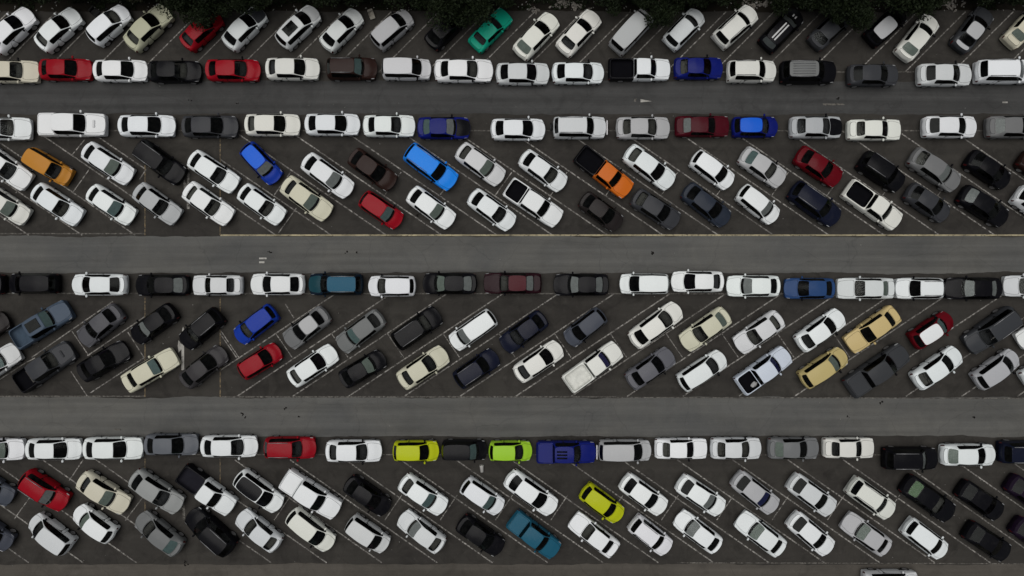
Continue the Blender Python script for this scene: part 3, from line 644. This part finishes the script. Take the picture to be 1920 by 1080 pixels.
    if 'stripes' in o:
        for sgn in (1, -1):
            bm = bmesh.new(); bbox(bm, (-.42 * (re - wst), -.055, 0), (.42 * (re - wst), .055, .012))
            ob = link('stripe', from_bm('stripe', bm, PAINT), PT[ROOF], (L_ / 2 - (wst + re) / 2, sgn * .12, sp['z']['roof'] - .012)); ob.color = (.55, .55, .55, 1)
            h0, h1 = .10 * L_, cow * .93; z0, z1 = sp['z']['nose'] + .115, sp['z']['cowl'] + .012
            bm = bmesh.new(); bbox(bm, (-(h1 - h0) / 2, -.055, -.012), ((h1 - h0) / 2, .055, .012))
            ob = link('stripe', from_bm('stripe', bm, PAINT), PT[HOOD], (L_ / 2 - (h0 + h1) / 2, sgn * .12, (z0 + z1) / 2 - .01)); ob.rotation_euler = (0, math.atan2(z1 - z0, h1 - h0), 0); ob.color = (.55, .55, .55, 1)
    if 'hoodvent' in o:
        bm = bmesh.new(); bbox(bm, (-.09, -.3, 0), (.09, .3, .05), .03)
        ob = link('hood_scoop', from_bm('hood_scoop', bm, PAINT), PT[HOOD], (L_ / 2 - cow * .62, 0, (sp['z']['nose'] + sp['z']['cowl']) / 2 + .06)); ob.color = (*[x * .8 for x in base], 1)
    if 'spare' in o:
        wo = link('spare_wheel', WHEEL, PT[TRUNK], (-L_ / 2 - .06, 0, .92)); wo.rotation_euler = (0, 0, R(90)); wo.scale = (1, 1.1, 1)
    if 'bullbar' in o:
        bm = bmesh.new(); bbox(bm, (-.05, -.62, .45), (.05, .62, .78), .04)
        ob = link('bull_bar', from_bm('bull_bar', bm, RIM), root, (L_ / 2 + .05, 0, 0))
    if 'bars' in o:
        for q in (-.85, .0):
            bm = bmesh.new(); bbox(bm, (-.03, -.7, 0), (.03, .7, .06), .02)
            link('roof_bar', from_bm('roof_bar', bm, RIM), PT[ROOF], (L_ / 2 - (wst + re) / 2 + q * .5, 0, sp['z']['roof'] + .02))
    return root
def xmid(sp): return (sp['xr'] - .02) * sp['L']
for a in ALL: make_car(a)
seen = Counter(o['label'] for o in bpy.data.objects if o.parent is None and o.get('label'))
for k_, v_ in seen.items():
    if v_ > 1: print('DUP LABEL', v_, k_)
for o_ in bpy.data.objects:
    if o_.parent is None and o_.get('label') and not 4 <= len(o_['label'].split()) <= 16: print('LEN', o_['label'])

# ------------------------------------------------------------------ trees, undergrowth and litter along the top edge
def leaf_mat(name, c1, c2):
    m, n, b = mat(name)
    g = N(n, 'ShaderNodeNewGeometry'); v = N(n, 'ShaderNodeTexNoise'); v.inputs['Scale'].default_value = 1.1; L(n, g.outputs['Position'], v.inputs['Vector'])
    rr = ramp(n, v.outputs['Fac'], [(.35, c1), (.65, c2)])
    L(n, mixc(n, g.outputs['Random Per Island'], rr.outputs[0], tuple(x * 1.2 for x in c2)), b.inputs['Base Color'])
    b.inputs['Roughness'].default_value = .7; b.inputs['Specular IOR Level'].default_value = .15
    return m
LEAF = leaf_mat('leaf_green', (.004, .0075, .0025), (.008, .013, .004))
LEAF2 = leaf_mat('leaf_olive', (.007, .008, .004), (.013, .014, .006))
BARK = m_plain('bark', (.05, .04, .03), .9, .1)
def leaf(vs, fs, p, size, rnd):
    n = Vector((rnd.gauss(0, 1), rnd.gauss(0, 1), rnd.gauss(.7, .8))).normalized()
    u = n.orthogonal().normalized(); u.rotate(__import__('mathutils').Quaternion(n, rnd.uniform(0, 6.28))); v = n.cross(u)
    a = size * rnd.uniform(.6, 1.3); b = a * .42; k = len(vs)
    vs += [p - u * a, p + v * b + n * a * .12, p + u * a, p - v * b + n * a * .12]; fs.append((k, k + 1, k + 2, k + 3))
def crown_mesh(seed, rad, hgt, n, m):
    rnd = random.Random(seed); vs, fs = [], []; cl = []
    for _ in range(34):
        d = Vector((rnd.gauss(0, 1), rnd.gauss(0, 1), rnd.gauss(0, 1))).normalized() * rnd.uniform(.25, 1) ** .6
        cl.append((Vector((d.x * rad, d.y * rad, d.z * hgt)), rnd.uniform(.22, .42) * rad))
    for _ in range(n):
        c, r_ = rnd.choice(cl); d = Vector((rnd.gauss(0, 1), rnd.gauss(0, 1), rnd.gauss(0, 1))).normalized() * r_ * rnd.random() ** .4
        leaf(vs, fs, c + d, .13, rnd)
    return mesh('crown', vs, fs, m)
def limb(bm, a, b, r0, r1, n=8):
    a, b = Vector(a), Vector(b); d = (b - a).normalized(); u = d.orthogonal().normalized(); v = d.cross(u)
    ra = [bm.verts.new(a + (u * math.cos(t) + v * math.sin(t)) * r0) for t in [6.2832 * i / n for i in range(n)]]
    rb = [bm.verts.new(b + (u * math.cos(t) + v * math.sin(t)) * r1) for t in [6.2832 * i / n for i in range(n)]]
    for i in range(n): bm.faces.new((ra[i], ra[(i + 1) % n], rb[(i + 1) % n], rb[i]))
    bm.faces.new(rb)
def trunk_mesh(seed, h):
    rnd = random.Random(seed); bm = bmesh.new(); p = Vector((0, 0, -.05)); r = .14
    for i in range(4):
        q = p + Vector((rnd.uniform(-.15, .15), rnd.uniform(-.15, .15), h / 4)); limb(bm, p, q, r, r * .8); p = q; r *= .8
        if i > 0:
            for _ in range(2):
                t = rnd.uniform(0, 6.28); limb(bm, q, q + Vector((math.cos(t) * 1.3, math.sin(t) * 1.3, .8)), r * .6, .02, 6)
    return from_bm('trunk', bm, BARK, True)
CR = [crown_mesh(1, 2.3, 1.3, 9000, LEAF), crown_mesh(2, 2.7, 1.4, 11000, LEAF), crown_mesh(3, 1.9, 1.2, 7000, LEAF2), crown_mesh(4, 2.5, 1.5, 10000, LEAF)]
TK = [trunk_mesh(i, 3.6) for i in range(3)]
TREES = [(20, -30, 2, 'tree with olive leaves behind the first car of the slanted row by the trees'), (150, -22, 0, 'green tree behind the second and third cars of the slanted row by the trees'), (292, -8, 2, 'olive leaved tree in front of the beige sedan by the trees'),
         (402, 14, 1, 'wide dark green tree overhanging the front of the red sedan'), (500, 2, 3, 'dark green tree over the shade-toned hood of the silver sedan'), (612, -18, 0, 'green tree above the silver hatchback with black glass roof panel'), (735, -12, 2, 'olive leaved tree in front of the silver minivan by the trees'),
         (872, 9, 1, 'broad dark tree overhanging the front of the black sedan by the trees'), (948, -12, 3, 'dark green tree before the nose of the emerald green old sedan'), (1075, -34, 2, 'olive leaved tree standing behind the pale rubble'), (1222, 12, 3, 'dark tree over the windshield of the silver panel van'),
         (1325, -18, 0, 'green tree in front of the small pale silver hatchback by the trees'), (1478, -2, 3, 'dark green tree in front of the black hatchback with two white stripes'), (1580, 18, 1, 'broad dark tree shading the nose of the dark grey sedan by the trees'), (1672, 8, 0, 'dark green tree over the front of the black silver roofed hatchback'),
         (80, -36, 3, 'dark green tree above the second white sedan of the slanted row by the trees'), (225, -26, 1, 'broad dark tree above the white hatchback of the slanted row by the trees'), (665, -30, 3, 'dark green tree just above the pale cardboard box'),
         (800, -20, 1, 'broad dark tree between the silver minivan and the black sedan by the trees'), (1150, -14, 1, 'broad dark tree just past the rubble, left of the silver panel van'), (1290, -26, 3, 'dark green tree to the right of the silver panel van'),
         (1535, 4, 0, 'green tree between the striped black hatchback and the dark grey sedan'), (1750, -22, 3, 'dark green tree behind the small rubble heap near the grey sedan'),
         (1850, -12, 3, 'dark green tree before the grey sedan with a silver roof'), (1925, -20, 2, 'olive leaved tree in front of the cream old sedan by the trees')]
for n_, (px, py, k, lab) in enumerate(TREES):
    p = W(px, py); root = link('tree', None, None, (p.x, p.y, 0)); root.rotation_euler = (0, 0, n_ * 1.7); s_ = .9 + .2 * ((n_ * 37) % 10) / 10; root.scale = (s_, s_, s_)
    tag(root, lab, 'tree', 'trees along the edge of the car park')
    link('trunk', TK[n_ % 3], root); link('crown', CR[k], root, (0, 0, 3.3))
rnd = random.Random(5); vs, fs = [], []
for _ in range(26000):                                        # low weeds
    px = rnd.uniform(-200, 2120); py = 19 - abs(rnd.gauss(0, 26)); 
    if noise.noise(Vector((px * .012, py * .02, 3))) < -.12: continue
    if py > 8 and noise.noise(Vector((px * .03, 1, 7))) < .05: continue
    p = W(px, py); p.z = rnd.uniform(.02, .45) * (1 if py < 8 else .4)
    leaf(vs, fs, p, .11, rnd)
o = link('undergrowth', mesh('undergrowth', vs, fs, LEAF)); tag(o, 'low dark weeds covering the soil under the trees', None, None, 'stuff')
def chunk(bm, p, s, rnd):
    r = bmesh.ops.create_icosphere(bm, subdivisions=1, radius=s)
    e = rnd.uniform(.5, 1.6); t = rnd.uniform(0, 3.14)
    for v in r['verts']:
        q = v.co * (1 + rnd.uniform(-.3, .3)); x, y = q.x * e, q.y / e
        v.co = Vector((x * math.cos(t) - y * math.sin(t), x * math.sin(t) + y * math.cos(t), q.z * .5)) + p
RUB = m_plain('pale_rubble', (.20, .185, .165), .9, .1, 3, .6)
PAPER = m_plain('dull_paper', (.30, .30, .28), .8, .1, 3, .6)
bm = bmesh.new()
for cx, cy, sx_, n_ in ((1062, 7, 30, 60), (1085, 13, 14, 20), (1415, 7, 28, 55), (1780, 9, 20, 45), (1000, 20, 12, 12)):
    for _ in range(n_):
        p = W(cx + rnd.gauss(0, sx_ * .5), cy + rnd.gauss(0, 4)); p.z = .05; chunk(bm, p, rnd.uniform(.05, .16), rnd)
o = link('rubble', from_bm('rubble', bm, RUB)); tag(o, 'pale broken rubble lying at the edge of the trees', None, None, 'stuff')
bm = bmesh.new()
for _ in range(210):
    p = W(rnd.uniform(0, 1920), 22 - abs(rnd.gauss(0, 10))); p.z = rnd.uniform(.05, .3); chunk(bm, p, rnd.uniform(.02, .07), rnd)
for _ in range(190):
    p = W(rnd.uniform(0, 1920), rnd.uniform(30, 1070)); p.z = .012; chunk(bm, p, rnd.uniform(.012, .04), rnd)
o = link('litter', from_bm('litter', bm, PAPER)); tag(o, 'small scraps of litter scattered over the ground', None, None, 'stuff')
DARKB = m_plain('dark_scrap', (.010, .009, .008), .9, .1)
bm = bmesh.new()
for px, py, n_ in ((505, 472, 5), (651, 472, 6), (668, 473, 3), (1225, 475, 5), (1590, 782, 3), (1826, 782, 3), (533, 765, 3), (559, 782, 2), (455, 777, 4), (460, 783, 3), (1570, 185, 4), (346, 1053, 5), (350, 1060, 4), (358, 187, 2), (448, 194, 2), (783, 404, 8), (1652, 755, 6), (213, 376, 3)):
    for _ in range(n_):
        p = W(px + rnd.gauss(0, 1.6), py + rnd.gauss(0, 1)); p.z = .02; chunk(bm, p, rnd.uniform(.03, .08), rnd)
o = link('dark_litter', from_bm('dark_litter', bm, DARKB)); tag(o, 'dark scraps and clods lying on the lanes and bays', None, None, 'stuff')
# loose things at the edge and in the lot
def box_thing(px, py, rz, size, m, name, lab, cat):
    p = W(px, py); sx, sy, sz = size; root = link(name, None, None, (p.x, p.y, .004)); root.rotation_euler = (0, 0, R(rz)); tag(root, lab, cat)
    bm = bmesh.new(); t = .02
    bbox(bm, (-sx / 2, -sy / 2, 0), (sx / 2, sy / 2, t)); bbox(bm, (-sx / 2, -sy / 2, t), (sx / 2, -sy / 2 + t, sz)); bbox(bm, (-sx / 2, sy / 2 - t, t), (sx / 2, sy / 2, sz))
    bbox(bm, (-sx / 2, -sy / 2 + t, t), (-sx / 2 + t, sy / 2 - t, sz)); bbox(bm, (sx / 2 - t, -sy / 2 + t, t), (sx / 2, sy / 2 - t, sz))
    link('carton', from_bm('carton', bm, m), root)
    for sgn in (1, -1):
        bm = bmesh.new(); bbox(bm, (-sx / 2, 0, 0), (sx / 2, sy * .42, .01)); f = link('flap', from_bm('flap', bm, m), root, (0, sgn * (sy / 2 - .0), sz)); f.rotation_euler = (R(-35), 0, 0 if sgn > 0 else math.pi)
box_thing(697, 28, 20, (.42, .5, .3), m_plain('card', (.33, .31, .27), .9, .1), 'cardboard_box', 'pale open cardboard box on the verge near the silver sedan', 'box')
box_thing(178, 22, 50, (.6, .5, .25), m_plain('dark_card', (.02, .02, .02), .8, .1), 'black_crate', 'dark open crate on the verge beside the white hatchback', 'crate')
pb = W(903.5, 878)
root = link('bucket', None, None, (pb.x, pb.y, .17)); tag(root, 'pale plastic bucket lying on its side by the lime green hatchback', 'bucket')
PLAST = m_plain('pale_plastic', (.48, .47, .45), .5, .4)
bm = bmesh.new(); n_ = 24; rr = []
for y, r_ in ((-.27, .0), (-.27, .12), (.24, .165), (.26, .185), (.275, .185), (.275, .165), (.24, .15), (-.24, .11), (-.25, .0)):
    rr.append([bm.verts.new((r_ * math.cos(6.2832 * i / n_), y, r_ * math.sin(6.2832 * i / n_))) for i in range(n_)])
for a_, b_ in zip(rr, rr[1:]):
    for i in range(n_): bm.faces.new((a_[i], b_[i], b_[(i + 1) % n_], a_[(i + 1) % n_]))
bmesh.ops.remove_doubles(bm, verts=bm.verts, dist=1e-5); bmesh.ops.recalc_face_normals(bm, faces=bm.faces)
ob = link('bucket_body', from_bm('bucket_body', bm, PLAST, True), root); ob.rotation_euler = (0, 0, R(4))
bm = bmesh.new(); pr = None
for i in range(13):
    t = math.pi * i / 12; q = Vector((.185 * math.cos(t), .26 + .10 * math.sin(t), -.12 * math.sin(t)))
    if pr is not None: limb(bm, pr, q, .008, .008, 5)
    pr = q
link('bucket_handle', from_bm('bucket_handle', bm, RIM, True), root)

# things lying in pickup beds
p = W(1414, 721, .8); root = link('sack', None, None, (p.x, p.y, .68)); tag(root, 'pale lumpy sack in the black bed of the pale blue-white pickup', 'sack')
bm = bmesh.new(); r_ = bmesh.ops.create_icosphere(bm, subdivisions=3, radius=.19)
for v in r_['verts']:
    v.co *= 1 + .35 * noise.noise(v.co * 6); v.co.z = max(v.co.z, -.12) * .7 + .084; v.co.x *= 1.5
link('sack_body', from_bm('sack_body', bm, m_plain('sack_cloth', (.42, .42, .42), .9, .1, 6, .4), True), root, (0, 0, 0)).rotation_euler = (0, 0, R(35))
bm = bmesh.new(); bbox(bm, (.24, -.05, .05), (.34, .05, .17), .03); link('sack_neck', from_bm('sack_neck', bm, m_plain('sack_tie', (.3, .3, .3), .9, .1), True), root).rotation_euler = (0, 0, R(35))
